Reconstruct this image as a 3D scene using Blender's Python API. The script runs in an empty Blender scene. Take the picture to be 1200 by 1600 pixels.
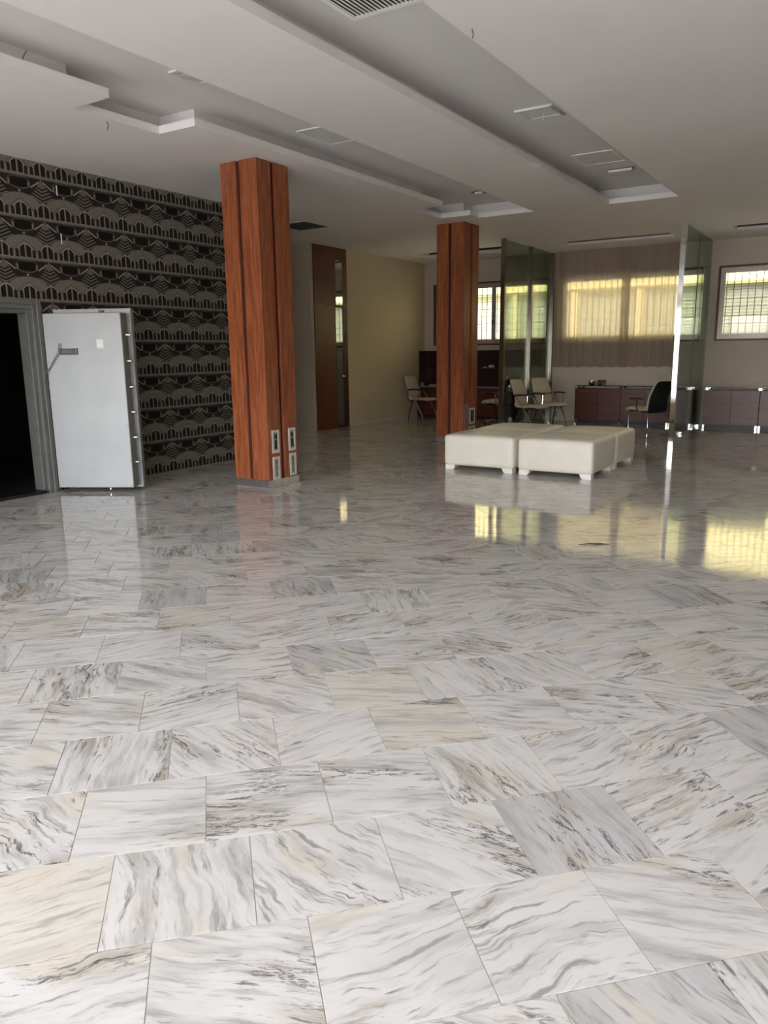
import bpy, bmesh, math, random
from mathutils import Vector, Matrix

# ------------------------------------------------------------------ camera, sky, sun, exposure
S = bpy.context.scene
COL = S.collection
H = 1.52                                   # eye height
YAW, PIT, ROL, FPX = .565582, .206248, -.0124666, 1190.33
_fw = Vector((-math.sin(YAW)*math.cos(PIT), math.cos(YAW)*math.cos(PIT), -math.sin(PIT)))
_rt = Vector((math.cos(YAW), math.sin(YAW), 0))
_up = _rt.cross(_fw)
_r = _rt*math.cos(ROL) + _up*math.sin(ROL)
_u = _r.cross(_fw)
cam = bpy.data.cameras.new('camera')
cam.sensor_fit = 'HORIZONTAL'
cam.sensor_width = 36
cam.lens = FPX/1200*36
cam.clip_start = .05
co = bpy.data.objects.new('camera', cam)
co.matrix_world = Matrix(((_r.x, _u.x, -_fw.x, 0), (_r.y, _u.y, -_fw.y, 0), (_r.z, _u.z, -_fw.z, H), (0, 0, 0, 1)))
COL.objects.link(co)
S.camera = co

S.view_settings.view_transform = 'Standard'
S.view_settings.look = 'None'
S.view_settings.gamma = 1
S.view_settings.use_curve_mapping = False
S.view_settings.exposure = 1.0
S.cycles.max_bounces = 16
S.cycles.diffuse_bounces = 9
S.cycles.glossy_bounces = 6
S.cycles.transparent_max_bounces = 16

W = bpy.data.worlds.new('world')
S.world = W
W.use_nodes = True
nt = W.node_tree
nt.nodes.clear()
sky = nt.nodes.new('ShaderNodeTexSky')
sky.sky_type = 'NISHITA'
sky.sun_disc = False
sky.sun_elevation = math.radians(58)
sky.sun_rotation = math.radians(172)
sky.dust_density = 3
hs = nt.nodes.new('ShaderNodeHueSaturation')
hs.inputs['Saturation'].default_value = .36
bg = nt.nodes.new('ShaderNodeBackground')
bg.inputs['Strength'].default_value = .80
wo = nt.nodes.new('ShaderNodeOutputWorld')
nt.links.new(sky.outputs[0], hs.inputs['Color'])
nt.links.new(hs.outputs[0], bg.inputs[0])
nt.links.new(bg.outputs[0], wo.inputs[0])

sun = bpy.data.lights.new('sun', 'SUN')
sun.energy = 1.4
sun.angle = math.radians(.6)
sun.color = (1, .97, .92)
so = bpy.data.objects.new('sun', sun)
so.rotation_euler = Vector((-.12, 1*math.cos(math.radians(58)), -math.sin(math.radians(58)))).to_track_quat('-Z', 'Y').to_euler()
COL.objects.link(so)


def portal(x0, x1, y, z0, z1, inward):
    l = bpy.data.lights.new('daylight_portal', 'AREA')
    l.shape = 'RECTANGLE'
    l.size = x1-x0
    l.size_y = z1-z0
    l.cycles.is_portal = True
    o = bpy.data.objects.new('daylight_portal', l)
    o.location = ((x0+x1)/2, y, (z0+z1)/2)
    o.rotation_euler = (math.radians(90 if inward > 0 else -90), 0, 0)
    COL.objects.link(o)


FRONT = -3.0
portal(-7.7, 3.9, FRONT, .02, 2.9, 1)

random.seed(7)


# ------------------------------------------------------------------ node expression helpers
class X:
    """a float socket of a node tree, with arithmetic"""
    def __init__(s, t, k): s.t, s.k = t, k
    def _m(s, op, *a):
        n = s.t.nodes.new('ShaderNodeMath')
        n.operation = op
        for i, v in enumerate((s,)+a):
            if isinstance(v, X): s.t.links.new(v.k, n.inputs[i])
            else: n.inputs[i].default_value = v
        return X(s.t, n.outputs[0])
    def __add__(s, o): return s._m('ADD', o)
    def __sub__(s, o): return s._m('SUBTRACT', o)
    def __mul__(s, o): return s._m('MULTIPLY', o)
    def __truediv__(s, o): return s._m('DIVIDE', o)
    def abs(s): return s._m('ABSOLUTE')
    def fract(s): return s._m('FRACT')
    def floor(s): return s._m('FLOOR')
    def neg(s): return s*-1.0
    def mn(s, o): return s._m('MINIMUM', o)
    def mx(s, o): return s._m('MAXIMUM', o)
    def lt(s, o): return s._m('LESS_THAN', o)
    def gt(s, o): return s._m('GREATER_THAN', o)
    def sqrt(s): return s._m('SQRT')
    def step(s, a, b):
        n = s.t.nodes.new('ShaderNodeMapRange')
        n.interpolation_type = 'SMOOTHSTEP'
        s.t.links.new(s.k, n.inputs[0])
        n.inputs[1].default_value, n.inputs[2].default_value = a, b
        return X(s.t, n.outputs[0])


def lay(v, new, mask):                       # v where mask=0, new where mask=1
    return v + ((mask*new) - (mask*v))


def newmat(name):
    m = bpy.data.materials.new(name)
    m.use_nodes = True
    t = m.node_tree
    b = t.nodes['Principled BSDF']
    return m, t, b


def geo(t):
    n = t.nodes.new('ShaderNodeNewGeometry')
    return n.outputs['Position']


def objco(t):
    return t.nodes.new('ShaderNodeTexCoord').outputs['Object']


def sep(t, v):
    n = t.nodes.new('ShaderNodeSeparateXYZ')
    t.links.new(v, n.inputs[0])
    return [X(t, n.outputs[i]) for i in range(3)]


def comb(t, *a):
    n = t.nodes.new('ShaderNodeCombineXYZ')
    for i, v in enumerate(a):
        if isinstance(v, X): t.links.new(v.k, n.inputs[i])
        else: n.inputs[i].default_value = v
    return n.outputs[0]


def noise(t, v, scale, detail=4, rough=.55, dist=0):
    n = t.nodes.new('ShaderNodeTexNoise')
    t.links.new(v, n.inputs['Vector'])
    n.inputs['Scale'].default_value = scale
    n.inputs['Detail'].default_value = detail
    n.inputs['Roughness'].default_value = rough
    n.inputs['Distortion'].default_value = dist
    return X(t, n.outputs['Fac'])


def stretch(t, v, sc):
    n = t.nodes.new('ShaderNodeMapping')
    t.links.new(v, n.inputs[0])
    n.inputs['Scale'].default_value = sc
    return n.outputs[0]


def mixc(t, f, a, b):
    n = t.nodes.new('ShaderNodeMix')
    n.data_type = 'RGBA'
    for i, v in ((0, f), (6, a), (7, b)):
        if isinstance(v, X): t.links.new(v.k, n.inputs[i])
        elif isinstance(v, (tuple, list)): n.inputs[i].default_value = (*v[:3], 1)
        elif isinstance(v, (int, float)): n.inputs[i].default_value = v
        else: t.links.new(v, n.inputs[i])
    return n.outputs[2]


def bump(t, b, h, strength, dist=.01):
    n = t.nodes.new('ShaderNodeBump')
    n.inputs['Strength'].default_value = strength
    n.inputs['Distance'].default_value = dist
    t.links.new(h.k, n.inputs['Height'])
    t.links.new(n.outputs[0], b.inputs['Normal'])


def plain(name, c, rough=.5, metal=0, var=.06, scale=6, bumpy=0, spec=.5):
    m, t, b = newmat(name)
    n = noise(t, objco(t), scale, 5)
    lo = tuple(x*(1-var) for x in c)
    hi = tuple(min(1, x*(1+var)) for x in c)
    t.links.new(mixc(t, n.step(.3, .7), lo, hi), b.inputs['Base Color'])
    b.inputs['Roughness'].default_value = rough
    b.inputs['Metallic'].default_value = metal
    b.inputs['Specular IOR Level'].default_value = spec
    if bumpy:
        bump(t, b, noise(t, objco(t), scale*25, 3), bumpy, .002)
    return m


def wood(name, dark, light, rough=.35, axis=2, sc=1.0):
    m, t, b = newmat(name)
    v = geo(t)
    s = [9*sc, 9*sc, 9*sc]
    s[axis] = .7*sc
    g = noise(t, stretch(t, v, s), 3.2, 7, .62, .6)
    s2 = [60*sc]*3
    s2[axis] = 5*sc
    f = noise(t, stretch(t, v, s2), 2.0, 4, .6)
    c = mixc(t, g.step(.32, .68), dark, light)
    c2 = mixc(t, f.step(.52, .75)*.45, c, tuple(x*.55 for x in dark))
    t.links.new(c2, b.inputs['Base Color'])
    b.inputs['Roughness'].default_value = rough
    bump(t, b, f, .06, .002)
    return m


def thin_glass(name, tint, refl=1.0):
    m, t, b = newmat(name)
    t.nodes.remove(b)
    tr = t.nodes.new('ShaderNodeBsdfTransparent')
    tr.inputs[0].default_value = (*tint, 1)
    gl = t.nodes.new('ShaderNodeBsdfGlossy')
    gl.inputs['Roughness'].default_value = .015
    fr = t.nodes.new('ShaderNodeFresnel')
    fr.inputs[0].default_value = 1.52
    n = noise(t, geo(t), 1.3, 2)
    bp = t.nodes.new('ShaderNodeBump')
    bp.inputs['Strength'].default_value = .015
    t.links.new(n.k, bp.inputs['Height'])
    t.links.new(bp.outputs[0], gl.inputs['Normal'])
    f = X(t, fr.outputs[0])*refl
    mx = t.nodes.new('ShaderNodeMixShader')
    t.links.new(f.k, mx.inputs[0])
    t.links.new(tr.outputs[0], mx.inputs[1])
    t.links.new(gl.outputs[0], mx.inputs[2])
    t.links.new(mx.outputs[0], t.nodes['Material Output'].inputs[0])
    return m


# ------------------------------------------------------------------ materials
def marble():
    m, t, b = newmat('marble')
    at = t.nodes.new('ShaderNodeAttribute')
    at.attribute_name = 'seed'
    oi = t.nodes.new('ShaderNodeObjectInfo')
    s = (X(t, at.outputs['Fac']) + X(t, oi.outputs['Random'])).fract()
    s2 = (s*17.31).fract()
    s3 = (s*71.7).fract()
    s4 = (s*233.1).fract()
    P = geo(t)
    ang = (s2-.5)*1.15 + s3.gt(.72)*.95 - .62
    vr = t.nodes.new('ShaderNodeVectorRotate')
    vr.rotation_type = 'Z_AXIS'
    t.links.new(P, vr.inputs['Vector'])
    t.links.new(ang.k, vr.inputs['Angle'])
    x, y, z = sep(t, vr.outputs[0])
    Q = comb(t, x + s*57.0, y + s3*91.0, s4*40.0)
    wn = t.nodes.new('ShaderNodeTexNoise')
    t.links.new(Q, wn.inputs['Vector'])
    wn.inputs['Scale'].default_value = 3.2
    wn.inputs['Detail'].default_value = 4
    qx, qy, qz = sep(t, Q)
    w1, w2, w3 = sep(t, wn.outputs['Color'])
    amp = s4*s4*.16 + .06
    Qw = comb(t, qx + (w1-.5)*amp, qy + (w2-.5)*amp, qz)
    n1 = noise(t, stretch(t, Qw, (2.2, 13, 1)), 1.0, 7, .62)
    n2 = noise(t, stretch(t, Qw, (1.5, 6.5, 1)), 1.0, 7, .66)
    n3 = noise(t, stretch(t, Qw, (9, 62, 1)), 1.0, 4, .6)
    n4 = noise(t, stretch(t, Qw, (1.8, 4.2, 1)), 1.0, 3, .5)
    n5 = noise(t, stretch(t, Qw, (4.5, 38, 1)), 1.0, 6, .62)
    n6 = noise(t, stretch(t, Qw, (2.6, 5.5, 3)), 1.0, 3, .5)
    white, grey, cream, blue = (.625, .62, .605), (.375, .366, .345), (.61, .55, .43), (.42, .425, .44)
    c = mixc(t, s3.lt(.07)*.35, white, cream)
    c = mixc(t, s3.gt(.91)*.55, c, blue)
    c = mixc(t, n6.step(.54, .70)*.50, c, cream)                       # creamy clouds
    c = mixc(t, n6.step(.46, .28)*.32, c, blue)                        # bluish clouds
    c = mixc(t, n1.step(.45, .68)*(s2*.5+.40), c, grey)               # soft grey bands
    c = mixc(t, n5.step(.51, .67)*(s4*.5+.36), c, (.24, .232, .21))    # finer streaks
    mask = n4.step(.44, .60)
    c = mixc(t, n4.step(.50, .66)*n1.step(.42, .62)*.55, c, (.36, .305, .235))    # tan stain along the veins
    c = mixc(t, n3.step(.56, .68)*mask*.8, c, (.075, .07, .068))        # dashes
    rid = (n2*2.0-1.0).abs().neg() + 1.0
    c = mixc(t, rid.step(.968, .998)*n4.step(.53, .64)*.85, c, (.06, .06, .07))
    t.links.new(c, b.inputs['Base Color'])
    ro = noise(t, P, 1.7, 4)
    r = ro.step(.3, .8)*.05 + .05
    t.links.new(r.k, b.inputs['Roughness'])
    b.inputs['Specular IOR Level'].default_value = .5
    wv = noise(t, P, 2.2, 2)
    bump(t, b, wv, .03, .02)
    return m


def wallpaper():
    m, t, b = newmat('wallpaper')
    px, py, pz = sep(t, geo(t))
    # one repeat is 365 x 395 units; centre of the dark medallion is (0,0), v grows downwards
    u = ((py-6.787)/.5288 + .5 + 20.0).fract()*365.0 - 182.5
    vv = ((pz*-1.0+2.048)/.4272 + .2 + 20.0).fract()*395.0 - 79.0      # -79 .. 316
    au = u.abs()
    d = au*-1.0 + 182.5                                                # distance from the column between medallions
    def box(x, x0, x1, y0, y1): return x.gt(x0)*x.lt(x1)*vv.gt(y0)*vv.lt(y1)
    mid, light, dk, blk = .34, .90, .10, .02
    v = vv*0.0 + mid
    # dark wings below the medallion row
    wing = au.lt(165.0)*(vv - au*-.62).gt(-40.0)*vv.lt(112.0)*(vv + au*.72).lt(150.0)
    v = lay(v, .06, au.lt(175.0)*vv.gt(-58.0)*vv.lt(104.0)*(vv*-.75+d).gt(10.0))
    # stepped triangle between medallions with chevron lines
    tri = vv.gt(-45.0)*vv.lt(165.0)*((vv+55.0)*.56-d).gt(0.0)
    chev = ((vv + d*.60)/34.0 + 10.0).fract().lt(.46)*vv.gt(18.0)
    v = lay(v, .40, tri)
    v = lay(v, .03, tri*chev)
    # light sloping rods
    ln = (vv + (au-95.0)*.86 - 30.0).abs().lt(8.0)*au.gt(92.0)*au.lt(166.0)
    v = lay(v, light, ln)
    # bowl shaped medallion
    e1 = ((u/92.0)*(u/92.0) + ((vv+5.0)/62.0)*((vv+5.0)/62.0))
    v = lay(v, .30, e1.lt(1.0)*vv.gt(-52.0))
    v = lay(v, dk*.8, e1.lt(.86)*vv.gt(-46.0)*au.lt(84.0))
    v = lay(v, blk, e1.lt(.80)*vv.gt(-42.0)*au.lt(66.0)*vv.lt(38.0))
    v = lay(v, light*.9, box(au, 73.0, 81.0, -18.0, 26.0))
    v = lay(v, light*.8, box(au, 73.0, 96.0, 24.0, 31.0))
    rim = ((u/150.0)*(u/150.0)*-70.0 + vv - 62.0).abs()
    v = lay(v, .34, ((u*u)*.0045 + vv - 58.0).abs().lt(5.0)*au.lt(80.0))
    v = lay(v, light*1.05, ((u*u)+((vv-80.0)*(vv-80.0))).lt(95.0))
    # dome
    dm = ((u/165.0)*(u/165.0) + ((vv-215.0)/118.0)*((vv-215.0)/118.0))
    v = lay(v, .52, dm.lt(1.0)*vv.lt(235.0))
    v = lay(v, .24, dm.lt(1.07)*dm.gt(.985)*vv.lt(190.0))
    v = lay(v, .34, (vv - au*.85 - 148.0).abs().lt(5.0)*au.lt(95.0))
    # gables and arches; two arches per repeat
    ap = (d.mn(au))                                                     # distance to the nearest arch centre
    isv = au.lt(91.0)
    gab = vv.gt(168.0)*vv.lt(322.0)*(vv - ap*.95 - 166.0).gt(0.0)
    v = lay(v, .62, gab)
    big0 = ap/52.0
    v = lay(v, light, (vv - big0*big0*46.0 - 178.0).abs().lt(6.0)*ap.lt(54.0))
    v = lay(v, light*.85, ap.gt(45.0)*ap.lt(54.0)*vv.gt(222.0)*vv.lt(312.0))
    v = lay(v, light*.8, ap.lt(6.0)*vv.gt(190.0)*vv.lt(312.0))
    big = ((ap-4.0)/48.0)
    arch = (vv - big*big*46.0 - 186.0).gt(0.0)*ap.gt(6.0)*ap.lt(45.0)*vv.lt(305.0)
    v = lay(v, .035, arch)
    sm = ((ap-69.0)/17.0)
    sid = (vv - sm*sm*30.0 - 228.0).gt(0.0)*ap.gt(54.0)*ap.lt(82.0)*vv.lt(308.0)
    v = lay(v, .05, sid)
    v = lay(v, light*.72, vv.gt(309.0)*vv.lt(316.0))
    v = lay(v, .5, vv.gt(-79.0)*vv.lt(-66.0))
    # print wear
    n = noise(t, geo(t), 34, 4)
    v = v*((n-.5)*.55 + 1.0)
    h = noise(t, geo(t), 1.1, 2)
    lo = mixc(t, h, (.004, .0035, .003), (.010, .005, .0045))
    hi = mixc(t, h, (.34, .325, .27), (.375, .32, .275))
    c = mixc(t, v, lo, hi)
    t.links.new(c, b.inputs['Base Color'])
    b.inputs['Roughness'].default_value = .55
    b.inputs['Specular IOR Level'].default_value = .12
    return m


M = dict(
    marble=marble(), wallpaper=wallpaper(),
    grout=plain('grout', (.56, .54, .50), .8),
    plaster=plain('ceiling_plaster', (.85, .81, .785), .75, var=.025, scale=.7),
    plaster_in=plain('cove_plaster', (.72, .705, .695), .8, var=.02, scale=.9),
    wall=plain('wall_paint', (.66, .585, .50), .7, var=.03, scale=.8),
    outer=plain('outer_wall_paint', (.72, .69, .62), .8),
    jatoba=wood('orange_hardwood', (.215, .054, .020), (.41, .125, .046)),
    recess=plain('dark_red_recess', (.055, .010, .008), .5),
    doorwood=wood('brown_door_veneer', (.12, .034, .014), (.19, .058, .024), .4),
    cherry=wood('cherry_veneer', (.075, .014, .010), (.125, .027, .019), .32, axis=0, sc=.7),
    cherrydark=wood('dark_cherry_veneer', (.018, .005, .004), (.034, .008, .006), .35, axis=0),
    steel=plain('brushed_steel', (.62, .62, .62), .28, 1, var=.08, scale=20),
    chrome=plain('chrome', (.74, .74, .75), .07, 1, var=.01),
    mirror=plain('mirror_glass', (.80, .82, .80), .03, 1, var=.01),
    safe=plain('grey_metallic_paint', (.255, .262, .268), .42, .6, var=.04, scale=3),
    safedark=plain('olive_grey_paint', (.20, .195, .165), .45, .1),
    frame=plain('frame_grey_paint', (.17, .175, .165), .5, .1),
    black=plain('black_plastic', (.012, .012, .013), .4),
    blackmesh=plain('black_shell', (.010, .010, .012), .55),
    vault=plain('vault_shade_paint', (.022, .015, .012), .7),  # near black: the strong-room's lack of light is put into its paint
    leather=plain('ivory_leather', (.84, .80, .71), .38, var=.025, scale=4, bumpy=.08),
    beige=plain('beige_leather', (.60, .52, .40), .42, var=.03, bumpy=.08),
    white=plain('white_lacquer', (.85, .84, .81), .35, var=.01),
    platefr=plain('pale_plate_plastic', (.66, .63, .57), .4, var=.02),
    greyplate=plain('grey_socket_plastic', (.30, .31, .29), .45),
    trimred=wood('red_brown_window_trim', (.11, .030, .018), (.18, .055, .030), .4),
    alu=plain('beige_aluminium', (.52, .48, .42), .35, .3, var=.02),
    bars=plain('dark_iron', (.05, .05, .05), .6),
    yellow=plain('yellow_render', (.60, .50, .21), .85, var=.04, scale=.6),
    blind=plain('grey_green_shutter', (.13, .13, .08), .7),
    pave=plain('street_paving', (.48, .475, .46), .9, var=.1, scale=.8),
    far=plain('street_facade', (.62, .58, .52), .9),
    louvre=plain('dark_louvre', (.10, .10, .10), .5),
    pale=plain('pale_grey_louvre', (.45, .45, .43), .5),
    hatch=plain('hatch_paint', (.66, .66, .63), .7, var=.02),
    tape=plain('white_paper', (.86, .86, .86), .7, var=.01),
    wire=plain('grey_wire', (.14, .13, .12), .6),
    brown=plain('brown_clay', (.10, .065, .045), .6),
    twig=plain('dark_twig', (.03, .022, .018), .7),
    rubber=plain('black_rubber', (.02, .02, .02), .7),
    cream=plain('cream_paint', (.66, .55, .37), .7, var=.03, scale=.8),
    blind2=plain('pale_green_shutter', (.39, .375, .235), .7),
    chromedark=plain('dark_reflection_chrome', (.34, .305, .27), .16, 1, var=.04),  # chrome of the left posts, its dark reflection put into the colour
    pinkpaper=plain('mauve_card', (.36, .20, .20), .6),
    glass=thin_glass('clear_glass', (.975, .985, .98)),
    green=thin_glass('green_glass', (.87, .94, .87), .8),
    shelfglass=thin_glass('dark_green_glass', (.35, .42, .38), 1.4),
)


def sheer():
    m, t, b = newmat('sheer_curtain')
    t.nodes.remove(b)
    n = noise(t, stretch(t, geo(t), (60, 1, 2)), 2, 3)
    c = mixc(t, n, (.36, .335, .30), (.44, .41, .37))
    df = t.nodes.new('ShaderNodeBsdfDiffuse')
    tl = t.nodes.new('ShaderNodeBsdfTranslucent')
    tr = t.nodes.new('ShaderNodeBsdfTransparent')
    t.links.new(c, df.inputs[0])
    tr.inputs[0].default_value = (1, .92, .84, 1)
    a = t.nodes.new('ShaderNodeMixShader')
    a.inputs[0].default_value = .62
    tl.inputs[0].default_value = (.82, .73, .68, 1)
    t.links.new(df.outputs[0], a.inputs[1])
    t.links.new(tl.outputs[0], a.inputs[2])
    c2 = t.nodes.new('ShaderNodeMixShader')
    c2.inputs[0].default_value = .20
    t.links.new(a.outputs[0], c2.inputs[1])
    t.links.new(tr.outputs[0], c2.inputs[2])
    t.links.new(c2.outputs[0], t.nodes['Material Output'].inputs[0])
    return m


M['sheer'] = sheer()


# ------------------------------------------------------------------ geometry helpers
class G:
    """collects shapes into one bmesh"""
    def __init__(s): s.b = bmesh.new()

    def box(s, x0, x1, y0, y1, z0, z1, bev=0, seg=2):
        g = bmesh.ops.create_cube(s.b, size=1)['verts']
        for v in g:
            v.co = Vector(((x0+x1)/2 + v.co.x*(x1-x0), (y0+y1)/2 + v.co.y*(y1-y0), (z0+z1)/2 + v.co.z*(z1-z0)))
        if bev:
            es = list({e for v in g for e in v.link_edges})
            bmesh.ops.bevel(s.b, geom=es, offset=bev, segments=seg, affect='EDGES', profile=.6)
        return s

    def tube(s, pts, r, n=8, rad=None):
        pts = [Vector(p) for p in pts]
        rings = []
        ref = None
        for i, p in enumerate(pts):
            d = (pts[min(i+1, len(pts)-1)]-pts[max(i-1, 0)]).normalized()
            if ref is None:
                ref = d.orthogonal().normalized()
            a = (ref - d*ref.dot(d)).normalized()
            ref = a
            c = d.cross(a)
            rr = rad[i] if rad else r
            rings.append([s.b.verts.new(p + (a*math.cos(k*2*math.pi/n) + c*math.sin(k*2*math.pi/n))*rr) for k in range(n)])
        for A, B in zip(rings, rings[1:]):
            for k in range(n):
                s.b.faces.new((A[k], A[(k+1) % n], B[(k+1) % n], B[k]))
        s.b.faces.new(rings[0][::-1])
        s.b.faces.new(rings[-1])
        return s

    def lathe(s, prof, cx=0, cy=0, n=20):
        rings = [[s.b.verts.new((cx+r*math.cos(k*2*math.pi/n), cy+r*math.sin(k*2*math.pi/n), z)) for k in range(n)] for r, z in prof]
        for A, B in zip(rings, rings[1:]):
            for k in range(n):
                s.b.faces.new((A[k], A[(k+1) % n], B[(k+1) % n], B[k]))
        s.b.faces.new(rings[0][::-1])
        s.b.faces.new(rings[-1])
        return s

    def prism(s, poly, y0, y1):                # polygon in XZ, extruded along Y
        A = [s.b.verts.new((x, y0, z)) for x, z in poly]
        B = [s.b.verts.new((x, y1, z)) for x, z in poly]
        n = len(poly)
        s.b.faces.new(A)
        s.b.faces.new(B[::-1])
        for k in range(n):
            s.b.faces.new((A[k], B[k], B[(k+1) % n], A[(k+1) % n]))
        return s

    def pad(s, prof, width, thick, m=10, tap=1.0):
        """upholstered pad: a profile in XZ swept across Y, pillowed towards its edges; tap = width factor at the far end"""
        P = [Vector((x, 0, z)) for x, z in prof]
        # resample
        Q = []
        for i in range(len(P)-1):
            for k in range(4):
                Q.append(P[i].lerp(P[i+1], k/4))
        Q.append(P[-1])
        for _ in range(2):
            Q = [Q[0]] + [(Q[i-1]+Q[i]*2+Q[i+1])/4 for i in range(1, len(Q)-1)] + [Q[-1]]
        n = len(Q)
        top, bot = [], []
        for i, q in enumerate(Q):
            d = (Q[min(i+1, n-1)]-Q[max(i-1, 0)]).normalized()
            nn = Vector((-d.z, 0, d.x))
            e = abs(2*i/(n-1)-1)
            he = max(0, 1-e**8)**.5
            f = 1+(tap-1)*i/(n-1)
            cor = 1-.16*max(0, (e-.8)/.2)**2
            rt, rb = [], []
            for k in range(m+1):
                tt = 2*k/m-1
                tt = math.copysign(1-(1-abs(tt))**1.6, tt)
                hh = thick/2*(.15+.85*max(0, 1-abs(tt)**6)**.5*he)
                y = tt*width/2*f*cor
                rt.append(s.b.verts.new(q + nn*hh + Vector((0, y, 0))))
                rb.append(s.b.verts.new(q - nn*hh + Vector((0, y, 0))))
            top.append(rt)
            bot.append(rb)
        for i in range(n-1):
            for k in range(m):
                s.b.faces.new((top[i][k], top[i+1][k], top[i+1][k+1], top[i][k+1]))
                s.b.faces.new((bot[i][k+1], bot[i+1][k+1], bot[i+1][k], bot[i][k]))
            s.b.faces.new((bot[i][0], bot[i+1][0], top[i+1][0], top[i][0]))
            s.b.faces.new((top[i][m], top[i+1][m], bot[i+1][m], bot[i][m]))
        for k in range(m):
            s.b.faces.new((top[0][k], top[0][k+1], bot[0][k+1], bot[0][k]))
            s.b.faces.new((top[n-1][k+1], top[n-1][k], bot[n-1][k], bot[n-1][k+1]))
        return s

    def cells(s, axes, A, B, c0, c1, holes, keep=None):
        """slab in the plane of axes[0], axes[1], thick along axes[2], with rectangular holes (a0,a1,b0,b1)"""
        ca = sorted({A[0], A[1]} | {min(max(v, A[0]), A[1]) for h in holes for v in h[:2]})
        cb = sorted({B[0], B[1]} | {min(max(v, B[0]), B[1]) for h in holes for v in h[2:]})
        na, nb = len(ca)-1, len(cb)-1
        def solid(i, j):
            if i < 0 or j < 0 or i >= na or j >= nb: return False
            x, y = (ca[i]+ca[i+1])/2, (cb[j]+cb[j+1])/2
            return not any(h[0] < x < h[1] and h[2] < y < h[3] for h in holes)
        cache = {}
        def V(a, b, c):
            k = (a, b, c)
            if k not in cache:
                p = [0, 0, 0]
                p[axes[0]], p[axes[1]], p[axes[2]] = a, b, c
                cache[k] = s.b.verts.new(p)
            return cache[k]
        for i in range(na):
            for j in range(nb):
                if not solid(i, j): continue
                a0, a1, b0, b1 = ca[i], ca[i+1], cb[j], cb[j+1]
                s.b.faces.new((V(a0, b0, c0), V(a0, b1, c0), V(a1, b1, c0), V(a1, b0, c0)))
                s.b.faces.new((V(a0, b0, c1), V(a1, b0, c1), V(a1, b1, c1), V(a0, b1, c1)))
                for (di, dj, p, q) in ((-1, 0, (a0, b0), (a0, b1)), (1, 0, (a1, b0), (a1, b1)), (0, -1, (a0, b0), (a1, b0)), (0, 1, (a0, b1), (a1, b1))):
                    if not solid(i+di, j+dj):
                        s.b.faces.new((V(*p, c0), V(*q, c0), V(*q, c1), V(*p, c1)))
        return s

    def done(s, name, mat, parent=None, smooth=False, loc=None, rotz=0):
        bmesh.ops.recalc_face_normals(s.b, faces=s.b.faces)
        me = bpy.data.meshes.new(name)
        s.b.to_mesh(me)
        s.b.free()
        if smooth:
            for p in me.polygons: p.use_smooth = True
            me.set_sharp_from_angle(angle=math.radians(40))
        me.materials.append(M[mat])
        o = bpy.data.objects.new(name, me)
        COL.objects.link(o)
        if parent: o.parent = parent
        if loc: o.location = loc
        o.rotation_euler.z = rotz
        return o


def tag(o, label=None, cat=None, group=None, kind=None):
    if label: o['label'] = label
    if cat: o['category'] = cat
    if group: o['group'] = group
    if kind: o['kind'] = kind
    return o


def thing(name, label, cat, loc=(0, 0, 0), rotz=0, group=None):
    o = bpy.data.objects.new(name, None)
    o.empty_display_size = .1
    COL.objects.link(o)
    o.location = loc
    o.rotation_euler.z = rotz
    return tag(o, label, cat, group)


def struct(o): return tag(o, kind='structure')


def copy_tree(o, parent=None):
    c = o.copy()
    COL.objects.link(c)
    if parent: c.parent = parent
    for ch in list(o.children): copy_tree(ch, c)
    return c


# ------------------------------------------------------------------ room shell
CZ = 3.568                                  # main ceiling
WX, FX, BY, RX = -7.81, -9.25, 16.5, 8.0    # papered wall, far left wall, back wall, right wall
AL = -11.6                                  # alcove behind the papered wall
WEND = 8.9                                  # papered wall ends behind the first column

floor = struct(G().box(AL, RX, FRONT, BY, -.12, -.0035).done('floor', 'grout'))


def clip(poly, rect):
    for ax, lim, sg in ((0, rect[0], 1), (0, rect[1], -1), (1, rect[2], 1), (1, rect[3], -1)):
        out = []
        for i, p in enumerate(poly):
            q = poly[(i+1) % len(poly)]
            a, b = (p[ax]-lim)*sg, (q[ax]-lim)*sg
            if a >= 0: out.append(p)
            if (a >= 0) != (b >= 0):
                t = a/(a-b)
                out.append((p[0]+(q[0]-p[0])*t, p[1]+(q[1]-p[1])*t))
        poly = out
        if not poly: return poly
    return poly


TU, TV, GAP = .4125, .4022, .0022
R2 = math.sqrt(.5)
tu, tv = Vector((R2, R2)), Vector((-R2, R2))


def tile_mesh():
    g = G()
    a, b = TU/2-GAP/2, TV/2-GAP/2
    e = .0008
    A = [g.b.verts.new((sx*a, sy*b, -.006)) for sx, sy in ((-1, -1), (1, -1), (1, 1), (-1, 1))]
    B = [g.b.verts.new((sx*a, sy*b, -e)) for sx, sy in ((-1, -1), (1, -1), (1, 1), (-1, 1))]
    C = [g.b.verts.new((sx*(a-e), sy*(b-e), 0)) for sx, sy in ((-1, -1), (1, -1), (1, 1), (-1, 1))]
    for k in range(4):
        n = (k+1) % 4
        g.b.faces.new((A[k], A[n], B[n], B[k]))
        g.b.faces.new((B[k], B[n], C[n], C[k]))
    g.b.faces.new(C)
    return g


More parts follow.
